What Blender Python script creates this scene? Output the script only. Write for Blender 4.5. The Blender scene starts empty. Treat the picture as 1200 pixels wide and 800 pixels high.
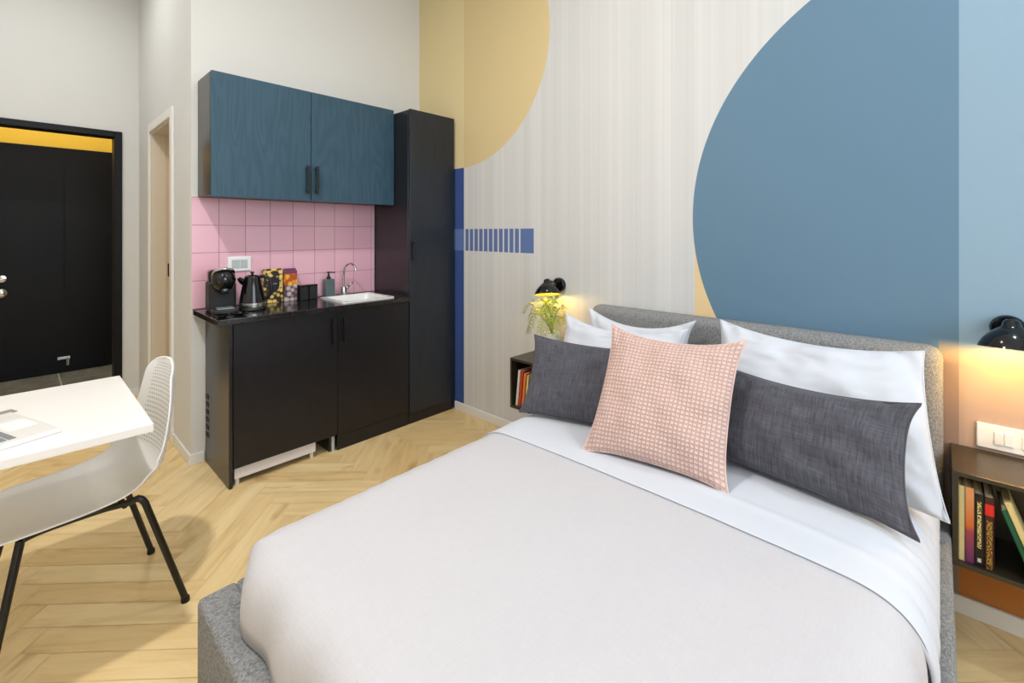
import bpy, bmesh, math, random
from mathutils import Vector, Matrix, noise
random.seed(7)
R = math.radians
C = bpy.context.scene.collection
scene = bpy.context.scene

# ------------------------------------------------------------------ materials
def rgb(r, g, b):
    f = lambda c: (c/255/12.92) if c/255 <= .04045 else ((c/255+.055)/1.055)**2.4
    return (f(r), f(g), f(b), 1)

class NT:
    """small helper around a node tree"""
    def __init__(s, name):
        s.m = bpy.data.materials.new(name); s.m.use_nodes = True
        s.t = s.m.node_tree; s.n = s.t.nodes; s.l = s.t.links
        s.b = s.n['Principled BSDF']
    def node(s, kind, **kw):
        n = s.n.new(kind)
        for k, v in kw.items(): setattr(n, k, v)
        return n
    def setin(s, sock, v):
        if isinstance(v, bpy.types.NodeSocket): s.l.new(v, sock)
        else: sock.default_value = v
    def math(s, op, a, b=0.0, c=0.0):
        n = s.node('ShaderNodeMath', operation=op)
        s.setin(n.inputs[0], a); s.setin(n.inputs[1], b); s.setin(n.inputs[2], c)
        return n.outputs[0]
    def mix(s, f, a, b):
        n = s.node('ShaderNodeMix', data_type='RGBA')
        s.setin(n.inputs[0], f); s.setin(n.inputs[6], a); s.setin(n.inputs[7], b)
        return n.outputs[2]
    def coords(s, kind='Object', scale=(1, 1, 1), rot=(0, 0, 0)):
        tc = s.node('ShaderNodeTexCoord'); mp = s.node('ShaderNodeMapping')
        s.l.new(tc.outputs[kind], mp.inputs[0])
        mp.inputs['Scale'].default_value = scale; mp.inputs['Rotation'].default_value = rot
        return mp.outputs[0]
    def noise(s, vec, scale=5, detail=3, rough=.5, dist=0):
        n = s.node('ShaderNodeTexNoise'); s.l.new(vec, n.inputs['Vector'])
        n.inputs['Scale'].default_value = scale; n.inputs['Detail'].default_value = detail
        n.inputs['Roughness'].default_value = rough; n.inputs['Distortion'].default_value = dist
        return n.outputs[0]
    def ramp(s, f, stops):
        n = s.node('ShaderNodeValToRGB'); s.l.new(f, n.inputs[0])
        e = n.color_ramp.elements
        while len(e) < len(stops): e.new(.5)
        for i, (p, c) in enumerate(stops): e[i].position = p; e[i].color = c
        return n.outputs[0]
    def bump(s, h, strength=.3, dist=.002):
        n = s.node('ShaderNodeBump'); s.l.new(h, n.inputs['Height'])
        n.inputs['Strength'].default_value = strength; n.inputs['Distance'].default_value = dist
        s.l.new(n.outputs[0], s.b.inputs['Normal'])
    def done(s, col=None, rough=.5, metal=0, spec=.5):
        if col is not None: s.setin(s.b.inputs['Base Color'], col)
        s.setin(s.b.inputs['Roughness'], rough); s.b.inputs['Metallic'].default_value = metal
        s.b.inputs['Specular IOR Level'].default_value = spec
        return s.m

def plain(name, col, rough=.5, metal=0, var=.04, scale=30, spec=.5, bump=0):
    t = NT(name); v = t.coords()
    f = t.noise(v, scale, 3)
    d = tuple(c*(1-var) for c in col[:3])+(1,); u = tuple(min(1, c*(1+var)) for c in col[:3])+(1,)
    if bump: t.bump(f, bump, .002)
    return t.done(t.mix(f, d, u), rough, metal, spec)

def wood_dark(name, a, b, rough=.35, spec=.5):
    t = NT(name); v = t.coords(scale=(5, 5, .75))
    n = t.noise(v, 1.7, 2, .45, .5)
    w = t.math('SINE', t.math('MULTIPLY', n, 60.0))
    w2 = t.math('MULTIPLY', t.math('ADD', w, 1.0), .5)
    fine = t.noise(t.coords(scale=(160, 160, 3)), 1.5, 2)
    f = t.math('ADD', t.math('MULTIPLY', w2, .30), t.math('MULTIPLY', fine, .70))
    t.bump(f, .25, .001)
    return t.done(t.mix(f, a, b), rough, 0, spec)

def weave(name, a, b, pitch=.004, rough=.9, spec=.2, streak=.5, kind='Object', bump=.5):
    t = NT(name)
    v1 = t.coords(kind, (1/pitch/4, 1/pitch/4, 1/pitch*.12)); v2 = t.coords(kind, (1/pitch*.1, 1/pitch*.1, 1/pitch/3))
    if kind == 'UV':
        v1 = t.coords(kind, (1/pitch*.6, 1/pitch*.05, 1)); v2 = t.coords(kind, (1/pitch*.05, 1/pitch*.6, 1))
    n1 = t.noise(v1, 1.6, 2, .6); n2 = t.noise(v2, 1.6, 2, .6)
    f = t.math('ADD', t.math('MULTIPLY', n1, streak), t.math('MULTIPLY', n2, 1-streak))
    f2 = t.math('MULTIPLY_ADD', t.math('SUBTRACT', f, .5), 2.6, .5)
    f2 = t.math('MINIMUM', t.math('MAXIMUM', f2, 0.0), 1.0)
    t.bump(f, bump, .002)
    t.b.inputs['Sheen Weight'].default_value = .15
    return t.done(t.mix(f2, a, b), rough, 0, spec)

M = {}
M['wall'] = plain('wall_paint', rgb(222, 221, 217), .75, var=.01, scale=6, spec=.2)
M['ceiling'] = plain('ceiling_paint', rgb(238, 236, 230), .8, var=.01, scale=4, spec=.2)
M['trim'] = plain('white_trim', rgb(235, 233, 228), .4, var=.01)
M['jamb'] = plain('beige_jamb', rgb(222, 208, 186), .45, var=.02)
M['jamb_tan'] = plain('tan_jamb_strip', rgb(212, 188, 158), .45, var=.02)
M['cab_blue'] = wood_dark('blue_oak', rgb(40, 66, 82), rgb(60, 90, 108), .42, .35)
M['cab_black'] = wood_dark('black_oak', rgb(20, 19, 23), rgb(29, 28, 33), .33, .45)
M['cab_tall'] = wood_dark('charcoal_oak', rgb(26, 30, 37), rgb(38, 44, 52), .36, .45)
M['cab_side'] = wood_dark('cabinet_side_oak', rgb(24, 24, 27), rgb(34, 34, 38), .28, .6)
M['black'] = plain('black_metal', rgb(16, 16, 18), .35, var=.05, spec=.5)
M['black_gloss'] = plain('black_gloss', rgb(10, 11, 14), .12, var=.05, spec=.6)
M['black_matte'] = plain('black_matte', rgb(20, 19, 20), .6, var=.1)
M['door_black'] = wood_dark('black_door', rgb(4, 5, 10), rgb(8, 10, 18), .45, .25)
M['chrome'] = plain('chrome', rgb(215, 215, 215), .12, 1, .02)
M['steel'] = plain('brushed_steel', rgb(180, 180, 178), .3, 1, .05)
M['yellow'] = plain('yellow_paint', rgb(238, 196, 64), .6, var=.03, scale=8)
M['white_gloss'] = plain('white_ceramic', rgb(242, 242, 240), .15, var=.01)
M['white_plastic'] = plain('white_plastic', rgb(244, 244, 242), .35, var=.01)
M['grey_plastic'] = plain('grey_plastic', rgb(190, 195, 198), .4, var=.02)
M['desk'] = plain('white_laminate', rgb(244, 240, 236), .3, var=.01)
M['fridge'] = plain('white_enamel', rgb(226, 222, 226), .3, var=.01)
M['soap'] = plain('grey_green_bottle', rgb(88, 104, 106), .25, var=.05)
M['lining'] = plain('brass_lining', rgb(220, 180, 70), .35, .3)
M['rubber'] = plain('dark_rubber', rgb(18, 17, 17), .7)
M['paper'] = plain('book_paper', rgb(228, 212, 168), .8, var=.08, scale=200)
M['shelf'] = plain('black_shelf_laminate', rgb(52, 45, 33), .32, var=.08, spec=.6)
M['soil'] = plain('dark_soil', rgb(50, 36, 24), .9, var=.4, scale=80)

def leaf_mat():
    t = NT('leaf_green'); f = t.noise(t.coords(), 40, 3)
    t.b.inputs['Subsurface Weight'].default_value = 0
    return t.done(t.mix(f, rgb(110, 140, 40), rgb(176, 196, 70)), .5)
M['leaf'] = leaf_mat()

def tile_mat():
    t = NT('pink_tiles'); tc = t.node('ShaderNodeTexCoord'); sp = t.node('ShaderNodeSeparateXYZ')
    t.l.new(tc.outputs['Object'], sp.inputs[0])
    ax = t.math('DIVIDE', t.math('SUBTRACT', sp.outputs[0], .679), .1445)
    az = t.math('DIVIDE', t.math('SUBTRACT', sp.outputs[2], .902), .1630)
    dx = t.math('MULTIPLY', t.math('PINGPONG', ax, .5), .1445)
    dz = t.math('MULTIPLY', t.math('PINGPONG', az, .5), .163)
    d = t.math('MINIMUM', dx, dz)
    g = t.math('LESS_THAN', d, .0016)
    wn = t.node('ShaderNodeTexWhiteNoise', noise_dimensions='2D'); cb = t.node('ShaderNodeCombineXYZ')
    t.l.new(t.math('FLOOR', ax), cb.inputs[0]); t.l.new(t.math('FLOOR', az), cb.inputs[1]); t.l.new(cb.outputs[0], wn.inputs['Vector'])
    c = t.mix(wn.outputs[0], rgb(234, 180, 196), rgb(240, 190, 205))
    c = t.mix(g, c, rgb(168, 122, 136))
    t.bump(t.math('MINIMUM', t.math('DIVIDE', d, .003), 1.0), .5, .002)
    return t.done(c, t.math('MULTIPLY_ADD', g, .5, .2))
M['tiles'] = tile_mat()

def mural_mat():
    t = NT('mural_paint'); tc = t.node('ShaderNodeTexCoord'); sp = t.node('ShaderNodeSeparateXYZ')
    t.l.new(tc.outputs['Object'], sp.inputs[0]); Y, Z = sp.outputs[1], sp.outputs[2]
    gt = lambda a, b: t.math('GREATER_THAN', a, b)
    lt = lambda a, b: t.math('LESS_THAN', a, b)
    AND = lambda *a: a[0] if len(a) == 1 else t.math('MULTIPLY', a[0], AND(*a[1:]))
    def disc(cy, cz, r):
        dy = t.math('SUBTRACT', Y, cy); dz = t.math('SUBTRACT', Z, cz)
        return lt(t.math('SQRT', t.math('ADD', t.math('MULTIPLY', dy, dy), t.math('MULTIPLY', dz, dz))), r)
    # white ground with faint vertical brushed lines (denser towards the big disc)
    ln = t.noise(t.coords(scale=(1, 55, .12)), 1.0, 4, .7)
    ln2 = t.noise(t.coords(scale=(1, 14, .1)), 1.0, 1, .5)
    lnn = t.math('MULTIPLY', ln, ln2)
    base = t.ramp(lnn, [(.12, rgb(207, 207, 206)), (.27, rgb(214, 213, 212)), (.42, rgb(221, 220, 219))])
    c = base
    c = t.mix(AND(gt(Y, 2.617), gt(Z, 1.835)), c, rgb(228, 210, 162))
    c = t.mix(AND(disc(2.617, 2.655, .82), lt(Y, 2.617)), c, rgb(220, 198, 150))
    c = t.mix(AND(gt(Y, 2.617), lt(Z, 1.835)), c, rgb(62, 86, 146))
    zin = AND(gt(Z, 1.212), lt(Z, 1.374))
    c = t.mix(AND(gt(Y, 2.617), zin), c, rgb(96, 122, 176))
    c = t.mix(AND(gt(Y, 1.93), lt(Y, 2.046), zin), c, rgb(98, 120, 170))
    bar = gt(t.math('FRACT', t.math('DIVIDE', t.math('SUBTRACT', Y, 2.046), .0505)), .27)
    c = t.mix(AND(bar, gt(Y, 2.046), lt(Y, 2.60), zin), c, rgb(98, 120, 170))
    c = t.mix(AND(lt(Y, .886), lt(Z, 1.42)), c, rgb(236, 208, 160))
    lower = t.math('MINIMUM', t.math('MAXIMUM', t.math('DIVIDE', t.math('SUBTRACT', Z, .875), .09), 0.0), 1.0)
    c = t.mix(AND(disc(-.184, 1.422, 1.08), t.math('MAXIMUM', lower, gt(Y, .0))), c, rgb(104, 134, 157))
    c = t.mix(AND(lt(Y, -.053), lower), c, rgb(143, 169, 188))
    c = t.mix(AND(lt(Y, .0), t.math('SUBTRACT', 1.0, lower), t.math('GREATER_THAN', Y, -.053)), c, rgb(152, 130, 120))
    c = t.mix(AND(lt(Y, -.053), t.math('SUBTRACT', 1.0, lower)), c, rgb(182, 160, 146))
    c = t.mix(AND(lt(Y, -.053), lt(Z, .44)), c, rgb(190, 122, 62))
    t.bump(ln, .12, .002)
    return t.done(c, .7, 0, .2)
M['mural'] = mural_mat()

def oak_mat():
    t = NT('oak_herringbone')
    at = t.node('ShaderNodeAttribute', attribute_name='tone'); uv = t.coords('UV')
    mp = t.node('ShaderNodeMapping'); t.l.new(uv, mp.inputs[0]); mp.inputs['Scale'].default_value = (1.6, 14, 1)
    n = t.noise(mp.outputs[0], 1.6, 6, .62, .9)
    kn = t.noise(t.coords('UV', (2.2, 6, 1)), 1.5, 2, .5, .4)
    g = t.ramp(n, [(.25, rgb(196, 160, 104)), (.5, rgb(232, 202, 146)), (.75, rgb(244, 222, 174))])
    tone = t.mix(at.outputs['Fac'], rgb(220, 186, 128), rgb(250, 226, 176))
    c = t.node('ShaderNodeMix', data_type='RGBA', blend_type='MULTIPLY'); c.inputs[0].default_value = .0
    m = t.mix(.5, g, tone)
    knot = t.ramp(kn, [(.60, (0, 0, 0, 1)), (.74, (1, 1, 1, 1))])
    m = t.mix(t.math('MULTIPLY', knot, .55), m, rgb(166, 122, 68))
    e = t.node('ShaderNodeAttribute', attribute_name='edge')
    t.bump(n, .1, .001)
    return t.done(m, .42, 0, .4)
M['oak'] = oak_mat()
M['oak_gap'] = plain('plank_joint', rgb(176, 140, 92), .7)

def slate_mat():
    t = NT('grey_floor_tiles'); v = t.coords()
    n = t.noise(v, 9, 6, .7, .5)
    sp = t.node('ShaderNodeSeparateXYZ'); t.l.new(v, sp.inputs[0])
    d = t.math('MINIMUM', t.math('PINGPONG', t.math('SUBTRACT', sp.outputs[0], .262), .3), t.math('PINGPONG', t.math('SUBTRACT', sp.outputs[1], 5.0), .6))
    c = t.ramp(n, [(.3, rgb(92, 92, 84)), (.7, rgb(140, 138, 124))])
    return t.done(t.mix(t.math('LESS_THAN', d, .004), c, rgb(190, 184, 168)), .45)
M['slate'] = slate_mat()

def granite_mat():
    t = NT('black_granite'); n = t.noise(t.coords(), 220, 2)
    return t.done(t.ramp(n, [(.45, rgb(14, 13, 15)), (.72, rgb(62, 58, 60))]), .12, 0, .6)
M['granite'] = granite_mat()

def tweed_mat():
    t = NT('grey_tweed')
    a = t.noise(t.coords(scale=(700, 130, 130)), 1, 2); b = t.noise(t.coords(scale=(130, 700, 130)), 1, 2); c = t.noise(t.coords(scale=(130, 130, 700)), 1, 2)
    f = t.math('DIVIDE', t.math('ADD', t.math('ADD', a, b), c), 3.0)
    f2 = t.math('MINIMUM', t.math('MAXIMUM', t.math('MULTIPLY_ADD', t.math('SUBTRACT', f, .5), 4.0, .5), 0.0), 1.0)
    t.bump(f2, .5, .002)
    return t.done(t.mix(f2, rgb(98, 99, 101), rgb(166, 166, 166)), .95, 0, .15)
M['tweed'] = tweed_mat()
M['charcoal'] = weave('charcoal_linen', rgb(60, 60, 68), rgb(98, 97, 105), .005, .9, kind='UV', streak=.65)
M['linen'] = plain('white_bed_linen', rgb(208, 211, 219), .8, var=.012, scale=3, spec=.2)
def coverlet_mat():
    t = NT('off_white_coverlet')
    a = t.noise(t.coords(scale=(300, 25, 25)), 1, 2); b = t.noise(t.coords(scale=(25, 300, 25)), 1, 2)
    f = t.math('MULTIPLY', t.math('ADD', a, b), .5)
    t.bump(f, .35, .002)
    return t.done(t.mix(f, rgb(191, 188, 191), rgb(205, 202, 205)), .85, 0, .2)
M['coverlet'] = coverlet_mat()

def waffle_mat():
    t = NT('pink_waffle'); tc = t.node('ShaderNodeTexCoord'); sp = t.node('ShaderNodeSeparateXYZ')
    t.l.new(tc.outputs['UV'], sp.inputs[0])
    wob = t.math('MULTIPLY', t.noise(t.coords('UV', (30, 30, 1)), 1, 2), .006)
    ax = t.math('PINGPONG', t.math('MULTIPLY', t.math('ADD', sp.outputs[0], wob), 72), .5)
    ay = t.math('PINGPONG', t.math('MULTIPLY', t.math('ADD', sp.outputs[1], wob), 72), .5)
    h = t.math('MINIMUM', t.math('MULTIPLY', ax, 2.0), t.math('MULTIPLY', ay, 2.0))
    t.bump(h, .9, .005)
    return t.done(t.ramp(h, [(0, rgb(192, 152, 142)), (.3, rgb(220, 190, 180)), (1, rgb(228, 204, 195))]), .9, 0, .15)
M['waffle'] = waffle_mat()

def shell_mat():
    t = NT('white_perforated_shell'); tc = t.node('ShaderNodeTexCoord'); sp = t.node('ShaderNodeSeparateXYZ')
    t.l.new(tc.outputs['UV'], sp.inputs[0]); U, V = sp.outputs[0], sp.outputs[1]
    row = t.math('MULTIPLY', V, 58.0)
    off = t.math('MULTIPLY', t.math('MODULO', t.math('FLOOR', row), 2.0), .5)
    a = t.math('PINGPONG', t.math('ADD', t.math('MULTIPLY', U, 26.0), off), .5)
    b = t.math('PINGPONG', row, .5)
    hole = t.math('MULTIPLY', t.math('GREATER_THAN', a, .22), t.math('GREATER_THAN', b, .27))
    ins = t.math('MULTIPLY', t.math('LESS_THAN', t.math('ABSOLUTE', t.math('SUBTRACT', U, .5)), .37),
                 t.math('MULTIPLY', t.math('GREATER_THAN', V, .58), t.math('LESS_THAN', V, .95)))
    f = t.math('MULTIPLY', hole, ins)
    t.bump(t.math('SUBTRACT', 1.0, f), .8, .003)
    return t.done(t.mix(f, rgb(240, 239, 236), rgb(196, 192, 184)), .4)
M['shell'] = shell_mat()

def pack_mat(name, kind):
    t = NT(name); tc = t.node('ShaderNodeTexCoord'); sp = t.node('ShaderNodeSeparateXYZ')
    t.l.new(tc.outputs['Object'], sp.inputs[0]); X, Z = sp.outputs[0], sp.outputs[2]
    vo = t.node('ShaderNodeTexVoronoi'); t.l.new(tc.outputs['Object'], vo.inputs['Vector'])
    if kind == 1:
        vo.inputs['Scale'].default_value = 38
        c = t.ramp(vo.outputs['Distance'], [(.0, rgb(252, 226, 150)), (.45, rgb(226, 190, 96)), (.6, rgb(44, 36, 24))])
        dx = t.math('DIVIDE', X, .037); dz = t.math('DIVIDE', t.math('SUBTRACT', Z, .118), .052)
        e = t.math('LESS_THAN', t.math('ADD', t.math('MULTIPLY', dx, dx), t.math('MULTIPLY', dz, dz)), 1.0)
        c = t.mix(e, c, rgb(30, 28, 36))
        mk = t.math('MULTIPLY', t.math('LESS_THAN', t.math('ABSOLUTE', X), .02), t.math('LESS_THAN', t.math('ABSOLUTE', t.math('SUBTRACT', Z, .122)), .003))
        c = t.mix(mk, c, rgb(150, 150, 158))
    else:
        vo.inputs['Scale'].default_value = 32
        top = t.ramp(vo.outputs['Distance'], [(.3, rgb(255, 186, 50)), (.6, rgb(190, 84, 24))])
        low = t.ramp(vo.outputs['Distance'], [(.35, rgb(206, 190, 190)), (.62, rgb(90, 66, 66))])
        c = t.mix(t.math('GREATER_THAN', Z, .105), low, top)
        c = t.mix(t.math('GREATER_THAN', Z, .178), c, rgb(122, 62, 96))
    return t.done(c, .35)
M['pack1'] = pack_mat('floral_packaging', 1)
M['pack2'] = pack_mat('fruit_packaging', 2)

def emis(name, col, s):
    t = NT(name); t.b.inputs['Emission Color'].default_value = col; t.b.inputs['Emission Strength'].default_value = s
    return t.done(col, .5)
M['bulb'] = emis('warm_bulb', (1, .72, .25, 1), 18)

# ------------------------------------------------------------------ mesh helpers
def bx(bm, x0, x1, y0, y1, z0, z1, bev=0, seg=2):
    b = bmesh.new()
    bmesh.ops.create_cube(b, size=1)
    for v in b.verts:
        v.co = Vector((x0+(x1-x0)*(v.co.x+.5), y0+(y1-y0)*(v.co.y+.5), z0+(z1-z0)*(v.co.z+.5)))
    if bev: bmesh.ops.bevel(b, geom=list(b.edges), offset=bev, segments=seg, profile=.5, affect='EDGES')
    merge(bm, b)
def merge(bm, b, mat=None):
    if mat: b.transform(mat)
    me = bpy.data.meshes.new('tmp'); b.to_mesh(me); b.free(); bm.from_mesh(me); bpy.data.meshes.remove(me)
def tube(bm, pts, r, n=10, caps=True):
    pts = [Vector(p) for p in pts]; rs = r if isinstance(r, (list, tuple)) else [r]*len(pts)
    rings = []; up = None
    for i, p in enumerate(pts):
        d = (pts[min(i+1, len(pts)-1)]-pts[max(i-1, 0)]).normalized()
        if up is None:
            up = d.orthogonal().normalized()
        up = (up-d*up.dot(d)).normalized(); s = d.cross(up)
        rings.append([bm.verts.new(p+(up*math.cos(2*math.pi*k/n)+s*math.sin(2*math.pi*k/n))*rs[i]) for k in range(n)])
    for a, b in zip(rings, rings[1:]):
        for k in range(n): bm.faces.new((a[k], a[(k+1) % n], b[(k+1) % n], b[k]))
    if caps: bm.faces.new(rings[0][::-1]); bm.faces.new(rings[-1])
def smooth_path(pts, n=6):
    P = [Vector(p) for p in pts]; out = []
    for i in range(len(P)-1):
        a, b, c, d = P[max(i-1, 0)], P[i], P[i+1], P[min(i+2, len(P)-1)]
        for k in range(n):
            t = k/n
            out.append(.5*((2*b)+(c-a)*t+(2*a-5*b+4*c-d)*t*t+(3*b-a-3*c+d)*t**3))
    out.append(P[-1]); return out
def lathe(bm, prof, n=32, axis=Matrix.Identity(4)):
    rings = []
    for r, z in prof:
        if r < 1e-6: rings.append([bm.verts.new(axis @ Vector((0, 0, z)))])
        else: rings.append([bm.verts.new(axis @ Vector((r*math.cos(2*math.pi*k/n), r*math.sin(2*math.pi*k/n), z))) for k in range(n)])
    for a, b in zip(rings, rings[1:]):
        for k in range(n):
            k2 = (k+1) % n
            if len(a) == 1 and len(b) == 1: continue
            if len(a) == 1: bm.faces.new((a[0], b[k2], b[k]))
            elif len(b) == 1: bm.faces.new((a[k], a[k2], b[0]))
            else: bm.faces.new((a[k], a[k2], b[k2], b[k]))
def obj(name, bm, mat, parent=None, smooth=False, fix=True, angle=None):
    if fix: bmesh.ops.recalc_face_normals(bm, faces=bm.faces)
    me = bpy.data.meshes.new(name); bm.to_mesh(me); bm.free()
    if smooth:
        for p in me.polygons: p.use_smooth = True
        if angle: me.set_sharp_from_angle(angle=R(angle))
    o = bpy.data.objects.new(name, me); C.objects.link(o)
    if isinstance(mat, (list, tuple)):
        for m in mat: me.materials.append(m)
    else: me.materials.append(mat)
    if parent: o.parent = parent
    return o
def box(name, dims, mat, parent=None, bev=.002, seg=2):
    bm = bmesh.new(); bx(bm, *dims, bev=bev, seg=seg)
    return obj(name, bm, mat, parent)
def thing(name, label, cat, loc=(0, 0, 0), rz=0, group=None):
    o = bpy.data.objects.new(name, None); C.objects.link(o); o.empty_display_size = .1
    o.location = loc; o.rotation_euler = (0, 0, rz); return tag(o, label, cat, group)
def tag(o, label, cat, group=None, kind=None):
    o['label'] = label; o['category'] = cat
    if group: o['group'] = group
    if kind: o['kind'] = kind
    return o
def struct(name, bm, mat, **k):
    o = obj(name, bm, mat, **k); o['kind'] = 'structure'; return o
def sbox(name, dims, mat, bev=0):
    bm = bmesh.new(); bx(bm, *dims, bev=bev); return struct(name, bm, mat)

# ------------------------------------------------------------------ setting
XW, YK, XD, YE, YV = 2.285, 3.18, .684, 4.86, 6.17
XL, YB, H = -1.25, -1.7, 3.4
# mural wall
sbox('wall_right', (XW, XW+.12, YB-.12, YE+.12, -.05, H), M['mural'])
# kitchen back wall
sbox('wall_kitchen', (XD, XW, YK, YK+.12, 0, H), M['wall'])
# passage wall with doorway
bm = bmesh.new()
bx(bm, XD, XD+.12, YK+.12, 3.66, 0, H); bx(bm, XD, XD+.12, 4.36, YE, 0, H); bx(bm, XD, XD+.12, 3.66, 4.36, 2.10, H)
struct('wall_passage', bm, M['wall'])
# entrance wall with opening
bm = bmesh.new()
bx(bm, XL, -.52, YE, YE+.12, 0, H); bx(bm, .57, XW, YE, YE+.12, 0, H); bx(bm, -.52, .57, YE, YE+.12, 2.16, H)
struct('wall_entrance', bm, M['wall'])
sbox('wall_left', (XL-.12, XL, YB-.12, YE+.12, 0, H), M['wall'])
# unseen wall behind the camera, window opening added for the fill light
bm = bmesh.new()
bx(bm, XL, -.1, YB-.12, YB, 0, H); bx(bm, 1.75, XW, YB-.12, YB, 0, H)
bx(bm, -.1, 1.75, YB-.12, YB, 0, .9); bx(bm, -.1, 1.75, YB-.12, YB, 2.7, H)
struct('wall_back_unseen', bm, M['wall'])
bm = bmesh.new()
for a in ((-.1, -.04, .9, 2.7), (1.69, 1.75, .9, 2.7), (.795, .855, .9, 2.7), (-.04, 1.69, .9, .96), (-.04, 1.69, 2.64, 2.7)):
    bx(bm, a[0], a[1], YB-.1, YB-.04, a[2], a[3], .004)
struct('window_1', bm, M['trim'])
sbox('ceiling', (XL-.12, XW+.12, YB-.12, YV+.12, H, H+.1), M['ceiling'])
# vestibule
sbox('wall_vestibule_right', (1.0, 1.1, YE+.12, YV, 0, H), M['wall'])
sbox('wall_vestibule_left', (-.9, -.8, YE+.12, YV, 0, H), M['wall'])
sbox('wall_vestibule_back', (-.9, 1.1, YV+.05, YV+.15, 0, H), M['yellow'])
sbox('floor', (-.9, 1.1, YE, YV+.05, -.05, 0), M['slate'])

# oak herringbone floor
def herringbone():
    bm = bmesh.new(); uvl = bm.loops.layers.uv.new('UVMap'); tl = bm.faces.layers.float.new('tone')
    L, W, g = .60, .10, .0011
    cx, cy = .5, 1.8; ca = math.cos(R(45)); sa = math.sin(R(45))
    def plank(x, y, w, h):
        f = [(x+g, y+g), (x+w-g, y+g), (x+w-g, y+h-g), (x+g, y+h-g)]
        P = [(cx+a*ca-b*sa, cy+a*sa+b*ca) for a, b in f]
        if max(p[0] for p in P) < XL or min(p[0] for p in P) > XW+.05 or max(p[1] for p in P) < YB or min(p[1] for p in P) > YE: return
        vs = [bm.verts.new((a, b, 0)) for a, b in P]; fc = bm.faces.new(vs); fc[tl] = random.random()
        ox, oy = random.random()*20, random.random()*20
        uv = [(0, 0), (w, 0), (w, h), (0, h)] if w > h else [(0, w), (0, 0), (h, 0), (h, w)]
        for lp, (a, b) in zip(fc.loops, uv): lp[uvl].uv = (a+ox, b+oy)
    for i in range(-60, 60):
        for j in range(-12, 12):
            x, y = i*W+j*L, i*W-j*L
            plank(x, y, L, W); plank(x, y+W, W, L)
    for co, no in (((XL, 0, 0), (-1, 0, 0)), ((XW, 0, 0), (1, 0, 0)), ((0, YB, 0), (0, -1, 0)), ((0, YE, 0), (0, 1, 0))):
        bmesh.ops.bisect_plane(bm, geom=bm.verts[:]+bm.edges[:]+bm.faces[:], plane_co=co, plane_no=no, clear_outer=True)
    return bm
bm = herringbone()
n0 = len(bm.faces)
b2 = bmesh.new(); bx(b2, XL, XW, YB, YE, -.05, -.0012); merge(bm, b2)
bm.faces.ensure_lookup_table()
for f in bm.faces[n0:]: f.material_index = 1
struct('floor', bm, [M['oak'], M['oak_gap']])

# baseboards
def bbd(name, dims): sbox(name, dims, M['trim'], .003)
bbd('baseboard_right', (XW-.014, XW, YB, 2.71, 0, .062))
bbd('baseboard_kitchen', (XD-.012, .749, YK-.013, YK, 0, .062))
bbd('baseboard_passage', (XD-.012, XD, YK, 3.60, 0, .062))
bbd('baseboard_entrance', (.62, XD, YE-.012, YE, 0, .062))
bbd('baseboard_left', (XL, XL+.012, YB, YE, 0, .062))

# doorway casing (passage wall)
bm = bmesh.new()
bx(bm, XD-.016, XD, 3.60, 3.66, 0, 2.16, .003); bx(bm, XD-.016, XD, 4.36, 4.385, 0, 2.16, .003); bx(bm, XD-.016, XD, 3.66, 4.36, 2.10, 2.16, .003)
struct('trim_1', bm, M['trim'])
bm = bmesh.new()
bx(bm, XD, XD+.085, 4.345, 4.36, 0, 2.10); bx(bm, XD, XD+.12, 3.66, 3.675, 0, 2.10); bx(bm, XD, XD+.12, 3.675, 4.345, 2.085, 2.10)
struct('trim_2', bm, M['jamb'])
bm = bmesh.new(); bx(bm, XD+.085, XD+.13, 4.335, 4.36, 0, 2.085, .002)
t3 = struct('trim_3', bm, M['jamb_tan'])
sk = box('strike_plate', (XD+.098, XD+.118, 4.331, 4.336, 1.01, 1.11), M['black'], t3, .001)
# wall strip at far end + black frame of the entrance opening
bm = bmesh.new()
bx(bm, .526, .575, YE-.02, YE+.12, 0, 2.16, .004); bx(bm, -.52, -.475, YE-.02, YE+.12, 0, 2.16, .004); bx(bm, -.475, .526, YE-.02, YE+.12, 2.112, 2.16, .004)
struct('trim_4', bm, M['door_black'])

# entrance door at the end of the vestibule
bm = bmesh.new(); bx(bm, -.24, .80, YV, YV+.045, .005, 2.16, .003)
bx(bm, .300, .309, YV-.006, YV+.002, .80, 2.03, .002)
d = struct('door_1', bm, M['door_black'])
bm = bmesh.new()
lathe(bm, [(0, 0), (.03, 0), (.03, .012), (.012, .014), (.012, .05), (0, .05)], 20, Matrix.Translation((-.10, YV, .93)) @ Matrix.Rotation(R(90), 4, 'X'))
tube(bm, [(-.09, YV-.05, .93), (-.21, YV-.05, .93)], .008)
obj('door_handle', bm, M['chrome'], d, True, angle=40)
bm = bmesh.new(); lathe(bm, [(0, 0), (.045, 0), (.04, .012), (.02, .02), (0, .02)], 20, Matrix.Translation((-.105, YV, .80)) @ Matrix.Rotation(R(90), 4, 'X'))
obj('lock_rosette', bm, M['chrome'], d, True, angle=40)
bm = bmesh.new(); bx(bm, .255, .345, YV-.022, YV, .130, .158, .003); tube(bm, [(.325, YV-.012, .14), (.325, YV-.02, .07)], .012)
obj('door_stop', bm, M['chrome'], d)

# ------------------------------------------------------------------ kitchen
# pink splashback tiles
bm = bmesh.new(); bx(bm, XD+.002, 1.860, YK-.008, YK, .902, 1.556, .001)
struct('trim_5', bm, M['tiles'])

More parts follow.
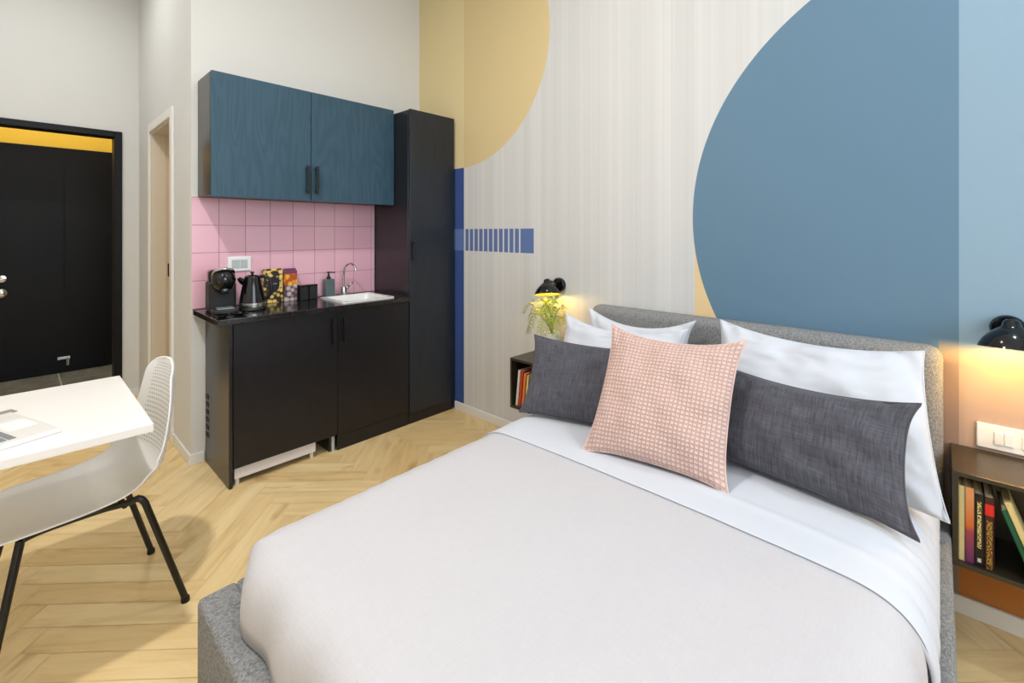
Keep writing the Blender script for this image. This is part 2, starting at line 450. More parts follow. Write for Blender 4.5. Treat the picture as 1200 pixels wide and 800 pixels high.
def handle(parent, x, yf, z0, z1):
    bm = bmesh.new(); bx(bm, x-.009, x+.009, yf-.030, yf-.020, z0, z1, .002)
    bx(bm, x-.005, x+.005, yf-.023, yf, z0+.012, z0+.022); bx(bm, x-.005, x+.005, yf-.023, yf, z1-.022, z1-.012)
    return obj('handle', bm, M['black'], parent)

# wall cabinet
wc = thing('wall_cabinet', 'blue wood-grain wall cabinet with two doors hung over the pink tiles', 'cabinet', (1.29, 3.04, 1.548))
def loc(o, root): o.matrix_parent_inverse = Matrix.Translation(-Vector(root.location)) if root.rotation_euler[2] == 0 else root_inv(root)
def root_inv(root): return (Matrix.Translation(root.location) @ Matrix.Rotation(root.rotation_euler[2], 4, 'Z')).inverted()
def W(o, root):           # part coordinates were given in world space
    o.matrix_parent_inverse = root_inv(root); return o
cb = W(box('body', (.715, 1.862, 2.922, YK-.009, 1.556, 2.232), M['cab_side'], wc), wc)
dl = W(box('door', (.716, 1.2585, 2.901, 2.920, 1.545, 2.235), M['cab_blue'], wc), wc)
dr = W(box('door', (1.2615, 1.861, 2.901, 2.920, 1.545, 2.235), M['cab_blue'], wc), wc)
handle(dl, 1.232, 2.901, 1.59, 1.765); handle(dr, 1.288, 2.901, 1.59, 1.765)

# tall cabinet
tc = thing('tall_cabinet', 'tall narrow black pantry cabinet standing between counter and mural wall', 'cabinet', (2.065, 2.95, 0))
W(box('body', (1.866, 2.268, 2.733, YK-.002, .0, 2.212), M['cab_side'], tc), tc)
W(box('plinth', (1.868, 2.266, 2.726, 2.732, .0, .075), M['cab_black'], tc, .001), tc)
td = W(box('door', (1.868, 2.268, 2.712, 2.731, .08, 2.216), M['cab_tall'], tc), tc)
handle(td, 1.893, 2.712, 1.15, 1.29)

# fridge unit (left base cabinet)
fc = thing('base_cabinet', 'black base cabinet at the left with white fridge plinth showing under its door', 'cabinet', (1.05, 2.95, 0))
sp = W(box('side_panel', (.752, .770, 2.722, YK-.014, 0, .868), M['cab_side'], fc), fc)
bm = bmesh.new()
for k in range(6): bx(bm, .749, .753, 3.10, 3.145, .16+k*.044, .185+k*.044, .001)
W(obj('vent_grille', bm, M['black_matte'], fc), fc)
W(box('fridge_body', (.785, 1.225, 2.752, 3.12, .10, .86), M['fridge'], fc, .004), fc)
W(box('fridge_plinth', (.782, 1.215, 2.735, 2.751, .036, .104), M['fridge'], fc, .003), fc)
for x in (.80, 1.20):
    bm = bmesh.new(); tube(bm, [(x, 2.76, 0), (x, 2.76, .04)], .011, 12); W(obj('foot', bm, M['white_plastic'], fc), fc)
fd = W(box('door', (.772, 1.3435, 2.718, 2.736, .100, .866), M['cab_black'], fc), fc)
handle(fd, 1.312, 2.718, .665, .825)
# sink unit
sc = thing('base_cabinet', 'black base cabinet under the sink beside the tall cabinet', 'cabinet', (1.6, 2.95, 0))
bm = bmesh.new()
bx(bm, 1.300, 1.318, 2.740, 3.166, 0, .868, .001); bx(bm, 1.845, 1.863, 2.738, 3.166, 0, .868, .001); bx(bm, 1.318, 1.845, 3.15, 3.166, 0, .868); bx(bm, 1.318, 1.845, 2.738, 3.15, .09, .106)
W(obj('body', bm, M['cab_side'], sc), sc)
W(box('plinth', (1.345, 1.863, 2.726, 2.737, 0, .088), M['cab_black'], sc, .001), sc)
sd = W(box('door', (1.3465, 1.863, 2.718, 2.736, .092, .866), M['cab_black'], sc), sc)
handle(sd, 1.382, 2.718, .665, .825)
bm = bmesh.new(); tube(bm, [(1.325, 2.75, 0), (1.325, 2.75, .09)], .014, 12)
W(obj('leg', bm, M['grey_plastic'], sc), sc)

# worktop (with a cut-out for the sink)
SX0, SX1, SY0, SY1 = 1.39, 1.765, 2.735, 3.075
bm = bmesh.new()
bx(bm, .690, SX0+.02, 2.690, YK-.009, .870, .900, .003); bx(bm, SX1-.02, 1.865, 2.690, YK-.009, .870, .900, .003)
bx(bm, SX0+.018, SX1-.018, 2.690, SY0+.02, .8701, .8999, .003); bx(bm, SX0+.018, SX1-.018, SY1-.02, YK-.009, .8701, .8999, .003)
tag(obj('worktop', bm, M['granite']), 'polished black stone worktop running over both base cabinets', 'worktop')

# sink
sk = thing('sink', 'white rectangular ceramic sink set into the black worktop', 'sink', ((SX0+SX1)/2, (SY0+SY1)/2, .9))
bm = bmesh.new()
rims = []
def rrect(x0, x1, y0, y1, z, r, n=5):
    pts = []
    for cx, cy, a0 in ((x1-r, y1-r, 0), (x0+r, y1-r, 90), (x0+r, y0+r, 180), (x1-r, y0+r, 270)):
        for k in range(n+1):
            a = R(a0+90*k/n); pts.append((cx+r*math.cos(a), cy+r*math.sin(a), z))
    return pts
loops = [rrect(SX0, SX1, SY0, SY1, .9005, .02), rrect(SX0, SX1, SY0, SY1, .909, .02), rrect(SX0+.028, SX1-.028, SY0+.028, SY1-.028, .909, .03),
         rrect(SX0+.034, SX1-.034, SY0+.034, SY1-.034, .900, .03), rrect(SX0+.05, SX1-.05, SY0+.05, SY1-.05, .79, .04), rrect(SX0+.09, SX1-.09, SY0+.09, SY1-.09, .78, .04)]
vl = [[bm.verts.new(p) for p in lp] for lp in loops]
for a, b in zip(vl, vl[1:]):
    for k in range(len(a)): bm.faces.new((a[k], a[(k+1) % len(a)], b[(k+1) % len(a)], b[k]))
bm.faces.new(vl[-1])
W(obj('basin', bm, M['white_gloss'], sk, True, angle=50), sk)
bm = bmesh.new(); lathe(bm, [(0, 0), (.03, 0), (.034, .002), (.034, .0)], 24, Matrix.Translation((1.5, 2.9, .7815)))
W(obj('drain', bm, M['chrome'], sk, True), sk)

# faucet
fa = thing('faucet', 'chrome gooseneck tap behind the white sink', 'faucet', (1.585, 3.115, .9))
bm = bmesh.new(); lathe(bm, [(0, 0), (.026, 0), (.026, .006), (.019, .010), (.019, .055), (.016, .062), (0, .062)], 24)
obj('body', bm, M['chrome'], fa, True, angle=40)
bm = bmesh.new(); tube(bm, smooth_path([(0, 0, .05), (0, 0, .15), (.004, -.018, .205), (.018, -.060, .228), (.032, -.098, .205), (.036, -.105, .175)], 6), .0075, 12)
obj('spout', bm, M['chrome'], fa, True)
bm = bmesh.new(); tube(bm, [(.012, 0, .05), (.036, -.004, .062)], .009); tube(bm, [(.036, -.004, .062), (.066, -.01, .088)], [.006, .005])
obj('lever', bm, M['chrome'], fa, True)

# soap dispenser
so = thing('soap_dispenser', 'grey pump soap bottle beside the tap', 'soap dispenser', (1.475, 3.115, .9))
box('bottle', (-.032, .032, -.03, .03, 0, .125), M['soap'], so, .008, 3)
bm = bmesh.new(); lathe(bm, [(.014, .125), (.014, .14), (.008, .143), (.006, .165), (.012, .167), (.012, .175), (0, .176)], 16); tube(bm, [(0, 0, .171), (.042, -.008, .168)], .0045)
obj('pump', bm, M['black'], so, True, angle=40)

# canisters
def canister(x, y, label):
    c = thing('canister', label, 'canister', (x, y, .9), 0, 'black canisters on the worktop')
    box('body', (-.027, .027, -.027, .027, 0, .088), M['black_matte'], c, .004)
    box('lid', (-.028, .028, -.028, .028, .088, .1), M['black_gloss'], c, .003)
canister(1.292, 3.10, 'left one of the two small square black canisters between packet and soap bottle')
canister(1.352, 3.10, 'right one of the two small square black canisters, nearer the soap bottle')

# packets
p1 = thing('food_packet', 'wider packet with yellow flower pattern and dark oval beside the kettle', 'packet', (1.108, 3.125, .9))
box('carton', (-.057, .057, -.022, .022, 0, .205), M['pack1'], p1, .003)
bm = bmesh.new(); bx(bm, -.055, .055, -.004, .004, .205, .216, .001); obj('top_fold', bm, M['pack1'], p1)
p2 = thing('food_packet', 'narrow packet with plum top and orange band between flowered packet and canisters', 'packet', (1.215, 3.125, .9))
box('carton', (-.041, .041, -.022, .022, 0, .200), M['pack2'], p2, .003)
bm = bmesh.new(); bx(bm, -.039, .039, -.004, .004, .200, .213, .001); obj('top_fold', bm, M['pack2'], p2)

# kettle
ke = thing('kettle', 'glossy black electric kettle with steel band on the worktop', 'kettle', (.930, 2.93, .9), R(-38))
bm = bmesh.new(); lathe(bm, [(0, 0), (.072, 0), (.074, .006), (.070, .016), (0, .016)], 36); obj('power_base', bm, M['black'], ke, True, angle=35)
bm = bmesh.new(); lathe(bm, [(0, .017), (.066, .017), (.067, .024), (.066, .043), (0, .043)], 36); obj('steel_band', bm, M['steel'], ke, True, angle=35)
bm = bmesh.new(); lathe(bm, [(0, .043), (.066, .044), (.064, .07), (.056, .12), (.046, .165), (.041, .186), (0, .186)], 36)
tube(bm, [(-.036, 0, .155), (-.060, 0, .168), (-.074, 0, .183)], [.022, .016, .010], 14)
obj('body', bm, M['black_gloss'], ke, True, angle=40)
bm = bmesh.new(); lathe(bm, [(.041, .186), (.040, .194), (.025, .201), (.006, .203), (.006, .210), (.011, .214), (.008, .221), (0, .222)], 28); obj('lid', bm, M['black_gloss'], ke, True)
bm = bmesh.new(); tube(bm, smooth_path([(.030, 0, .184), (.060, 0, .194), (.093, 0, .176), (.104, 0, .130), (.094, 0, .085), (.066, 0, .064)], 6), [.010]*31, 12); obj('handle', bm, M['black'], ke, True)

# coffee machine
cm = thing('coffee_machine', 'black capsule coffee machine at the left end of the worktop', 'coffee machine', (.788, 2.97, .9), R(-6))
bm = bmesh.new(); bx(bm, -.066, .066, -.02, .13, 0, .17, .014, 3)
obj('body', bm, M['black_matte'], cm)
bm = bmesh.new(); bx(bm, -.062, .062, -.125, -.02, 0, .03, .008, 3); obj('drip_tray', bm, M['black'], cm)
bm = bmesh.new()
for k in range(5): bx(bm, -.04, .04, -.115+k*.018, -.108+k*.018, .030, .033)
obj('tray_grid', bm, M['steel'], cm)
bm = bmesh.new(); lathe(bm, [(0, .125), (.030, .125), (.050, .145), (.060, .18), (.055, .215), (.034, .238), (0, .243)], 28, Matrix.Translation((0, -.035, 0)))
bx(bm, -.018, .018, -.09, -.04, .11, .14, .004); obj('brew_head', bm, M['black_gloss'], cm, True, angle=45)
bm = bmesh.new(); tube(bm, smooth_path([(-.048, .0, .19), (-.046, -.05, .232), (0, -.075, .247), (.046, -.05, .232), (.048, .0, .19)], 6), .007, 10); obj('lever', bm, M['chrome'], cm, True)
bm = bmesh.new(); bx(bm, -.060, .060, .04, .13, .17, .235, .018, 3); obj('water_tank', bm, M['black_gloss'], cm)
# small dishes in front of it
def dish(x, y, label):
    bm = bmesh.new(); lathe(bm, [(0, .002), (.018, .002), (.034, .011), (.036, .012), (.034, .014), (.018, .005), (0, .005)], 28)
    o = obj('saucer', bm, M['black_gloss'], None, True); o.location = (x, y, .9); tag(o, label, 'saucer', 'small dark saucers by the coffee machine')
dish(.735, 2.775, 'small dark saucer left of its twin before the coffee machine')
dish(.822, 2.79, 'small dark saucer right of its twin, nearer the kettle')

# wall outlet over the worktop
so = thing('wall_socket', 'white double socket plate on the pink tiles above the kettle', 'socket', (.932, YK-.009, 1.155))
box('plate', (-.066, .066, -.010, 0, -.045, .045), M['white_plastic'], so, .004)
bm = bmesh.new(); bx(bm, -.044, .001, -.013, -.009, -.026, .026, .002); obj('outlet', bm, M['grey_plastic'], so)
bm = bmesh.new(); bx(bm, .004, .044, -.013, -.009, -.026, .026, .002); obj('outlet', bm, M['grey_plastic'], so)

# ------------------------------------------------------------------ bed
BX0, BX1, BY0, BY1 = .32, 2.165, -.030, 1.435
bed = thing('bed', 'double bed with grey tweed upholstered frame and headboard', 'bed', (1.2, .7, 0))
def rail(name, x0, x1, y0, y1):
    return W(box(name, (x0, x1, y0, y1, .04, .385), M['tweed'], bed, .016, 4), bed)
for o in (rail('foot_rail', BX0, BX0+.095, BY0, BY1), rail('side_rail', BX0+.09, BX1+.005, BY0, BY0+.09), rail('side_rail', BX0+.09, BX1+.005, BY1-.09, BY1)):
    for p in o.data.polygons: p.use_smooth = True
    o.data.set_sharp_from_angle(angle=R(50))
hb = W(box('headboard', (BX1-.002, XW-.015, -.012, 1.425, .04, .948), M['tweed'], bed, .045, 6), bed)
for p in hb.data.polygons: p.use_smooth = True
for x in (.42, 2.1):
    for y in (.08, 1.32):
        bm = bmesh.new(); tube(bm, [(x, y, 0), (x, y, .06)], .025, 14); W(obj('leg', bm, M['black'], bed), bed)
W(box('mattress', (BX0+.11, BX1-.006, BY0+.10, BY1-.10, .20, .50), M['linen'], bed, .05, 4), bed)

def wr(x, y, s, a):
    return a*noise.noise(Vector((x*s, y*s, 1.7)))
def soft_slab(x0, x1, y0, y1, zb, zt, Rr, r_lo=None, amp=.004, p=2.6, straight_hi=True, nx=110, ny=90):
    """blanket: flat top, rolled-down long sides and foot end, open straight end at x1"""
    cy = (y0+y1)/2; A = (y1-y0)/2
    xs = [x0+Rr*(1-math.sin(math.pi/2*(1-i/22))) for i in range(22)]
    xs += [x0+Rr+(x1-x0-Rr)*i/(nx-1) for i in range(nx)]
    half = [Rr*(1-math.sin(math.pi/2*(1-i/22))) for i in range(22)]
    ys = [y0+h for h in half]+[y0+Rr+(2*A-2*Rr)*i/(ny-1) for i in range(ny)]+[y1-h for h in half[::-1]]
    grid = []
    bm = bmesh.new()
    for x in xs:
        row = []
        for y in ys:
            a = max(0, (x0+Rr-x)/Rr); b = max(0, (abs(y-cy)-(A-Rr))/Rr)
            r = max(a, b); sx, sy = a, b
            if a > 0 and b > 0: sx, sy = a*math.sqrt(1-b*b/2), b*math.sqrt(1-a*a/2)
            px = x0+Rr-sx*Rr if a > 0 else x
            py = cy+math.copysign(A-Rr+sy*Rr, y-cy) if b > 0 else y
            f = (max(0, 1-r**p))**(1/p)
            z = zb+(zt-zb)*f
            z += f*(wr(px, py, 2.2, amp)+wr(px, py, 7, amp*.4)+.006*(1-((py-cy)/A)**2))
            if r > .3:
                k = (r-.3)*(1-(zb+(zt-zb)*f-zb)/(zt-zb)*.3)
                w = .010*k*math.sin(px*38+4*noise.noise(Vector((px*3, py*3, 0))))
                if b > a: py += math.copysign(w, y-cy)
                else: px += .010*k*math.sin(py*30)
            row.append(bm.verts.new((px, py, z)))
        grid.append(row)
    for i in range(len(xs)-1):
        for j in range(len(ys)-1): bm.faces.new((grid[i][j], grid[i+1][j], grid[i+1][j+1], grid[i][j+1]))
    return bm
def blanket(name, bm, mat, th):
    o = obj(name, bm, mat, None, True)
    if o.data.polygons[len(o.data.polygons)//2].normal.z < 0: o.data.flip_normals()
    s = o.modifiers.new('Solidify', 'SOLIDIFY'); s.thickness = th; s.offset = -1
    return o
dv = blanket('duvet', soft_slab(.368, 1.42, .022, 1.375, .392, .550, .15, p=3.2), M['coverlet'], .012)
tag(dv, 'off-white textured duvet spread over the foot of the bed', 'duvet')

# folded white sheet band (head end)
def fold_sheet():
    bm = bmesh.new(); y0, y1, Rr = .012, 1.388, .165; cy = (y0+y1)/2; A = (y1-y0)/2
    half = [Rr*(1-math.sin(math.pi/2*(1-i/22))) for i in range(22)]
    ys = [y0+h for h in half]+[y0+Rr+(2*A-2*Rr)*i/89 for i in range(90)]+[y1-h for h in half[::-1]]
    X0 = 1.292; xs = [X0, X0+.0015, X0+.004, X0+.008, X0+.014]+[X0+.014+(2.155-X0-.014)*i/90 for i in range(1, 91)]
    lift = [0, .011, .0155, .0175, .018]+[.018]*90
    g = []
    for x, l in zip(xs, lift):
        row = []
        for y in ys:
            r = max(0, (abs(y-cy)-(A-Rr))/Rr); f = max(0, 1-r**2.6)**(1/2.6)
            xx = x+.012*math.sin((y-.2)*2.6)
            z = .388+(.540-.388)*f + f*(wr(xx, y, 2.2, .004)+wr(xx, y, 7, .0016)+.004*(1-((y-cy)/A)**2))+l*(.35+.65*f)
            if r > .3:
                w = .012*(r-.3)*math.sin(xx*44+5*noise.noise(Vector((xx*3, y*3, 0)))); yy = y+math.copysign(w, y-cy)
            else: yy = y
            yy += math.copysign(l*.4*min(1, r*2), y-cy)
            # soft crease ridge parallel to the fold
            z += f*.004*math.exp(-((xx-1.40-.04*math.sin(y*3))/.018)**2)*(1 if y < .75 else max(0, 1-(y-.75)*4))
            row.append(bm.verts.new((xx, yy, z)))
        g.append(row)
    for i in range(len(xs)-1):
        for j in range(len(ys)-1): bm.faces.new((g[i][j], g[i+1][j], g[i+1][j+1], g[i][j+1]))
    return bm
fs = blanket('folded_sheet', fold_sheet(), M['linen'], .008)
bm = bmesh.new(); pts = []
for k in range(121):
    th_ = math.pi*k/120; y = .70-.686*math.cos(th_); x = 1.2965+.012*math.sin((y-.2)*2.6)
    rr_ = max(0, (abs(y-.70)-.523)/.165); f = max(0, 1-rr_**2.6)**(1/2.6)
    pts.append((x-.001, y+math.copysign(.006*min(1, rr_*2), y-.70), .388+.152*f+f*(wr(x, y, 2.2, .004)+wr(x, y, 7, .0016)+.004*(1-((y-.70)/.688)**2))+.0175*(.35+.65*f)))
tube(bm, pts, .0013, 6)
obj('fold_shade_line', bm, plain('fold_shade_grey', rgb(140, 140, 147), .8), fs, True)  # thin grey tube stands in for the shadow line along the fold edge
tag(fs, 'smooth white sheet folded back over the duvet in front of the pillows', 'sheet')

# ------------------------------------------------------------------ pillows
def pillow(name, label, cat, mat, BL, BR, up, hgt, T, conc=.07, seed=0, wrk=.01, piping=None, group=None, sag=0, ears=.0, bendtop=0):
    BL, BR, up = Vector(BL), Vector(BR), Vector(up).normalized()
    ex = (BR-BL); w = ex.length; ex.normalize(); ez = up.copy(); en = ex.cross(ez).normalized()  # points to the foot/camera side
    if en.x > 0: en = -en
    cen = (BL+BR)/2+ez*hgt/2
    root = thing(name, label, cat, (BL+BR)/2, 0, group)
    n = 48
    def P(u, v, side):
        c1 = conc*(1-v*v); c2 = conc*(1-u*u)
        x = w/2*u*(1-c1*abs(u)); y = hgt/2*v*(1-c2*abs(v)*1.1)
        cor = (abs(u)*abs(v))**6; x *= 1+ears*cor; y *= 1+ears*cor
        a = max(0, 1-abs(u)**2.4); b = max(0, 1-abs(v)**2.4)
        th = T/2*(a*b)**.52
        th *= 1+.10*(-v)
        q = Vector((u*2.2+seed*7.3, v*2.0+seed, side*3.1))
        e = min(1, (a*b)*3)**.5
        th += wrk*e*noise.noise(q*1.3)+wrk*.5*e*(1-abs(noise.noise(q*2.6))*2)*.5
        # gathers near corners
        th += wrk*.6*(1-e)*math.sin(u*26+v*9)*(a*b > 0)*(abs(u)*abs(v))
        y -= sag*(1-u*u)*(v > 0)*v*v
        off = bendtop*max(0, v)**2
        return cen+ex*x+ez*y+en*(side*th-off)
    bm = bmesh.new(); uvl = bm.loops.layers.uv.new('UVMap'); V = {}
    cs = [math.sin(math.pi/2*(-1+2*i/n))*.55+(-1+2*i/n)*.45 for i in range(n+1)]
    for s in (1, -1):
        for i in range(n+1):
            for j in range(n+1):
                edge = i in (0, n) or j in (0, n)
                if s == -1 and edge: V[(s, i, j)] = V[(1, i, j)]; continue
                V[(s, i, j)] = bm.verts.new(P(cs[i], cs[j], s))
        for i in range(n):
            for j in range(n):
                q = [(i, j), (i+1, j), (i+1, j+1), (i, j+1)]
                if s == -1: q = q[::-1]
                f = bm.faces.new([V[(s, a, b)] for a, b in q])
                for lp, (a, b) in zip(f.loops, q): lp[uvl].uv = ((cs[a]+1)/2*w, (cs[b]+1)/2*hgt)
    c = obj('cushion_cover' if cat == 'cushion' else 'pillowcase', bm, mat, root, True); W(c, root)
    ring = [P(cs[i], -1, 1) for i in range(n)]+[P(1, cs[j], 1) for j in range(n)]+[P(cs[n-i], 1, 1) for i in range(n)]+[P(-1, cs[n-j], 1) for j in range(n)]
    ring.append(ring[0]); bm = bmesh.new(); tube(bm, ring, piping or .0022, 6, False)
    W(obj('seam', bm, mat, root, True), root)
    return root
G = 'white bed pillows against the headboard'
ZB = .575
pillow('pillow', 'white pillow at the right back against the headboard, mostly hidden by the one before it', 'pillow', M['linen'], (2.02, .64, ZB), (2.02, .06, ZB), (.08, 0, .42), .36, .12, .05, 1, .012, group=G, sag=.02)
pillow('pillow', 'white pillow behind the right grey cushion, its lower corner overhanging the bed edge', 'pillow', M['linen'], (1.785, .615, ZB-.008), (1.745, -.016, ZB-.020), (.235, .055, .41), .475, .135, .035, 2, .022, group=G, ears=.02, sag=.030)
pillow('pillow', 'white pillow at the left back leaning on the headboard behind pink cushion', 'pillow', M['linen'], (1.985, 1.355, ZB), (1.985, .82, ZB), (.10, 0, .40), .375, .12, .06, 3, .014, group=G, sag=.045, ears=.07)
pillow('pillow', 'white pillow directly behind the left grey cushion, below the plant', 'pillow', M['linen'], (1.76, 1.39, ZB), (1.80, .80, ZB), (.16, 0, .36), .385, .12, .06, 4, .014, group=G, sag=.04, ears=.05)
G2 = 'long grey cushions on the bed'
pillow('cushion', 'dark grey rectangular cushion at the left, beside the plant', 'cushion', M['charcoal'], (1.485, 1.325, ZB), (1.655, .73, ZB), (.15, .035, .32), .330, .115, .05, 5, .012, .003, group=G2, ears=.03, sag=.012)
pillow('cushion', 'dark grey rectangular cushion at the right side of the bed', 'cushion', M['charcoal'], (1.655, .66, ZB), (1.565, .053, ZB-.002), (.15, .0, .30), .325, .115, .055, 6, .018, .003, group=G2, ears=.06, sag=.02)
pillow('cushion', 'square pink waffle-knit cushion in front of the other pillows', 'cushion', M['waffle'], (1.400, .932, ZB-.004), (1.462, .480, ZB-.004), (.235, .018, .41), .455, .135, .045, 7, .012, .003, ears=.07, sag=.018)

# ------------------------------------------------------------------ bedside shelves
def shelf(y0, y1, label):
    s = thing('bedside_shelf', label, 'shelf', (XW-.13, (y0+y1)/2, .295), 0, 'wall-mounted bedside box shelves')
    x0, x1, th = 2.022, XW-.001, .014
    W(box('top_panel', (x0, x1, y0, y1, .580, .594), M['shelf'], s, .0015), s)
    W(box('bottom_panel', (x0, x1, y0, y1, .295, .309), M['shelf'], s, .0015), s)
    W(box('side_panel', (x0, x1, y0, y0+th, .309, .580), M['shelf'], s, .0015), s)
    W(box('side_panel', (x0, x1, y1-th, y1, .309, .580), M['shelf'], s, .0015), s)
    W(box('back_panel', (x1-.006, x1-.001, y0+th, y1-th, .309, .580), M['shelf'], s, 0), s)
shelf(-.46, -.0315, 'black open box shelf at the right of the bed under the light switches')
shelf(1.475, 1.895, 'black open box shelf at the left of the bed under the plant')

def spine_mat(name, base, kind):
    t = NT(name); tc = t.node('ShaderNodeTexCoord'); sp = t.node('ShaderNodeSeparateXYZ')
    t.l.new(tc.outputs['Object'], sp.inputs[0]); Y, Z = sp.outputs[1], sp.outputs[2]
    n = t.noise(t.coords(scale=(1, 260, 190)), 1, 1)
    if kind == 'plain': c = t.mix(t.math('GREATER_THAN', n, .62), base, tuple(x*.9 for x in base[:3])+(1,))
    elif kind == 'sunset': c = t.ramp(t.math('MULTIPLY', Z, 4.3), [(.1, rgb(120, 50, 100)), (.42, rgb(170, 70, 80)), (.5, rgb(220, 110, 50)), (.9, rgb(232, 160, 100))])
    elif kind == 'title':
        m = t.math('MULTIPLY', t.math('GREATER_THAN', n, .47), t.math('MULTIPLY', t.math('LESS_THAN', t.math('ABSOLUTE', Y), .0045), t.math('MULTIPLY', t.math('GREATER_THAN', Z, .055), t.math('LESS_THAN', Z, .20))))
        c = t.mix(m, base, rgb(226, 206, 130))
        c = t.mix(t.math('MULTIPLY', t.math('LESS_THAN', t.math('ABSOLUTE', Y), .004), t.math('MULTIPLY', t.math('GREATER_THAN', Z, .012), t.math('LESS_THAN', Z, .024))), c, rgb(220, 214, 200))
    elif kind == 'red_dot':
        m = t.math('MULTIPLY', t.math('GREATER_THAN', n, .5), t.math('MULTIPLY', t.math('LESS_THAN', t.math('ABSOLUTE', Y), .006), t.math('LESS_THAN', Z, .15)))
        c = t.mix(m, base, rgb(190, 150, 60))
        c = t.mix(t.math('MULTIPLY', t.math('GREATER_THAN', Z, .165), t.math('LESS_THAN', Z, .20)), c, rgb(226, 40, 26))
    return t.done(c, .45)
def book(y, w, h, d, base, kind, label, group, tilt=0, x=2.04, z=.3092):
    b = thing('book', label, 'book', (x, y, z), 0, group); b.rotation_euler = (tilt, 0, 0); b.location.z += abs(math.sin(tilt))*w/2+.0003
    m = spine_mat('book_cover', base, kind)
    bm = bmesh.new(); bx(bm, 0, d, -w/2, -w/2+.0015, 0, h); bx(bm, 0, d, w/2-.0015, w/2, 0, h); bx(bm, 0, .0018, -w/2, w/2, 0, h, .0006)
    obj('cover', bm, m, b)
    box('pages', (.002, d-.004, -w/2+.0016, w/2-.0016, .003, h-.004), M['paper'], b, 0)
GB = 'books in the right bedside shelf'
book(-.0535, .014, .236, .15, rgb(228, 208, 150), 'plain', 'thin cream book, first from the bed in the right shelf', GB)
book(-.0715, .021, .236, .15, rgb(220, 130, 70), 'sunset', 'book with orange spine turning purple below in the right shelf', GB)
book(-.0930, .021, .224, .15, rgb(22, 18, 16), 'title', 'black book with cream spine lettering in the right shelf', GB)
book(-.1150, .021, .222, .15, rgb(66, 24, 16), 'red_dot', 'dark brown book with bright red patch on its spine in the right shelf', GB)
book(-.2120, .013, .205, .15, rgb(20, 92, 62), 'plain', 'dark green book leaning left in the right shelf', GB, R(-19)*-1 if False else R(-19))
book(-.2285, .016, .232, .15, rgb(226, 204, 140), 'plain', 'cream book leaning on the green one in the right shelf', GB, R(-19))
GC = 'books in the left bedside shelf'
book(1.8580, .018, .215, .14, rgb(226, 222, 212), 'plain', 'white book nearest the outer side of the left shelf', GC, R(6))
book(1.8350, .018, .215, .14, rgb(206, 62, 36), 'plain', 'red book beside the white one in the left shelf', GC, R(6))
book(1.8110, .018, .205, .14, rgb(232, 130, 60), 'plain', 'orange book beside the red one in the left shelf', GC, R(6))
book(1.7880, .014, .20, .14, rgb(232, 206, 140), 'plain', 'pale yellow book innermost of those leaning in the left shelf', GC, R(6))

# switch plate
sw = thing('light_switch', 'white wall plate with two rocker switches above the right bedside shelf', 'switch', (XW-.001, -.172, .648))
box('plate', (-.010, 0, -.075, .075, -.042, .042), M['white_plastic'], sw, .003)
for y in (.022, -.002): box('rocker', (-.014, -.009, y-.011, y+.011, -.022, .022), M['white_plastic'], sw, .002)
for y in (-.045,): box('rocker', (-.014, -.009, y-.014, y+.014, -.022, .022), M['white_plastic'], sw, .002)

# ------------------------------------------------------------------ wall lamps
def lamp(y, label, tiltz=0, power=2.2):
    L = thing('wall_lamp', label, 'lamp', (XW-.001, y, 1.025), 0, 'black wall lamps either side of the headboard')
    bm = bmesh.new(); lathe(bm, [(0, 0), (.043, 0), (.045, .006), (.045, .020), (.040, .027), (0, .029)], 36, Matrix.Rotation(R(-90), 4, 'Y')); obj('wall_mount', bm, M['black_gloss'], L, True, angle=40)
    bm = bmesh.new(); tube(bm, smooth_path([(-.02, 0, .0), (-.05, 0, .012), (-.085, 0, .026), (-.112, 0, .022)], 5), .0085, 12); obj('arm', bm, M['black_gloss'], L, True)
    A = Matrix.Translation((-.125, 0, -.048)) @ Matrix.Rotation(R(tiltz), 4, 'X') @ Matrix.Rotation(R(9), 4, 'Y')
    out = [(.080, 0), (.077, .010), (.068, .028), (.055, .045), (.038, .060), (.024, .070), (.020, .086), (.012, .094), (0, .095)]
    inn = [(0, .085), (.014, .082), (.020, .066), (.034, .056), (.052, .042), (.065, .025), (.075, .008), (.0785, .0), (.080, 0)]
    bm = bmesh.new(); lathe(bm, out, 40, A); sh = obj('lamp_shade', bm, M['black_gloss'], L, True)
    bm = bmesh.new(); lathe(bm, inn, 40, A); obj('shade_lining', bm, M['lining'], L, True)
    bm = bmesh.new(); bmesh.ops.create_uvsphere(bm, u_segments=20, v_segments=12, radius=.017, matrix=A @ Matrix.Translation((0, 0, .040))); obj('bulb', bm, M['bulb'], L, True)
    ld = bpy.data.lights.new('bulb_light', 'POINT'); ld.energy = power; ld.color = (1, .67, .19); ld.shadow_soft_size = .02
    lo = bpy.data.objects.new('bulb_light', ld); C.objects.link(lo); lo.parent = L; lo.location = A @ Vector((0, 0, .014))
lamp(-.172, 'lit black wall lamp above the switches at the right of the bed', 0, 5.2)
lamp(1.715, 'lit black wall lamp over the plant at the left of the bed', -10, 2.2)

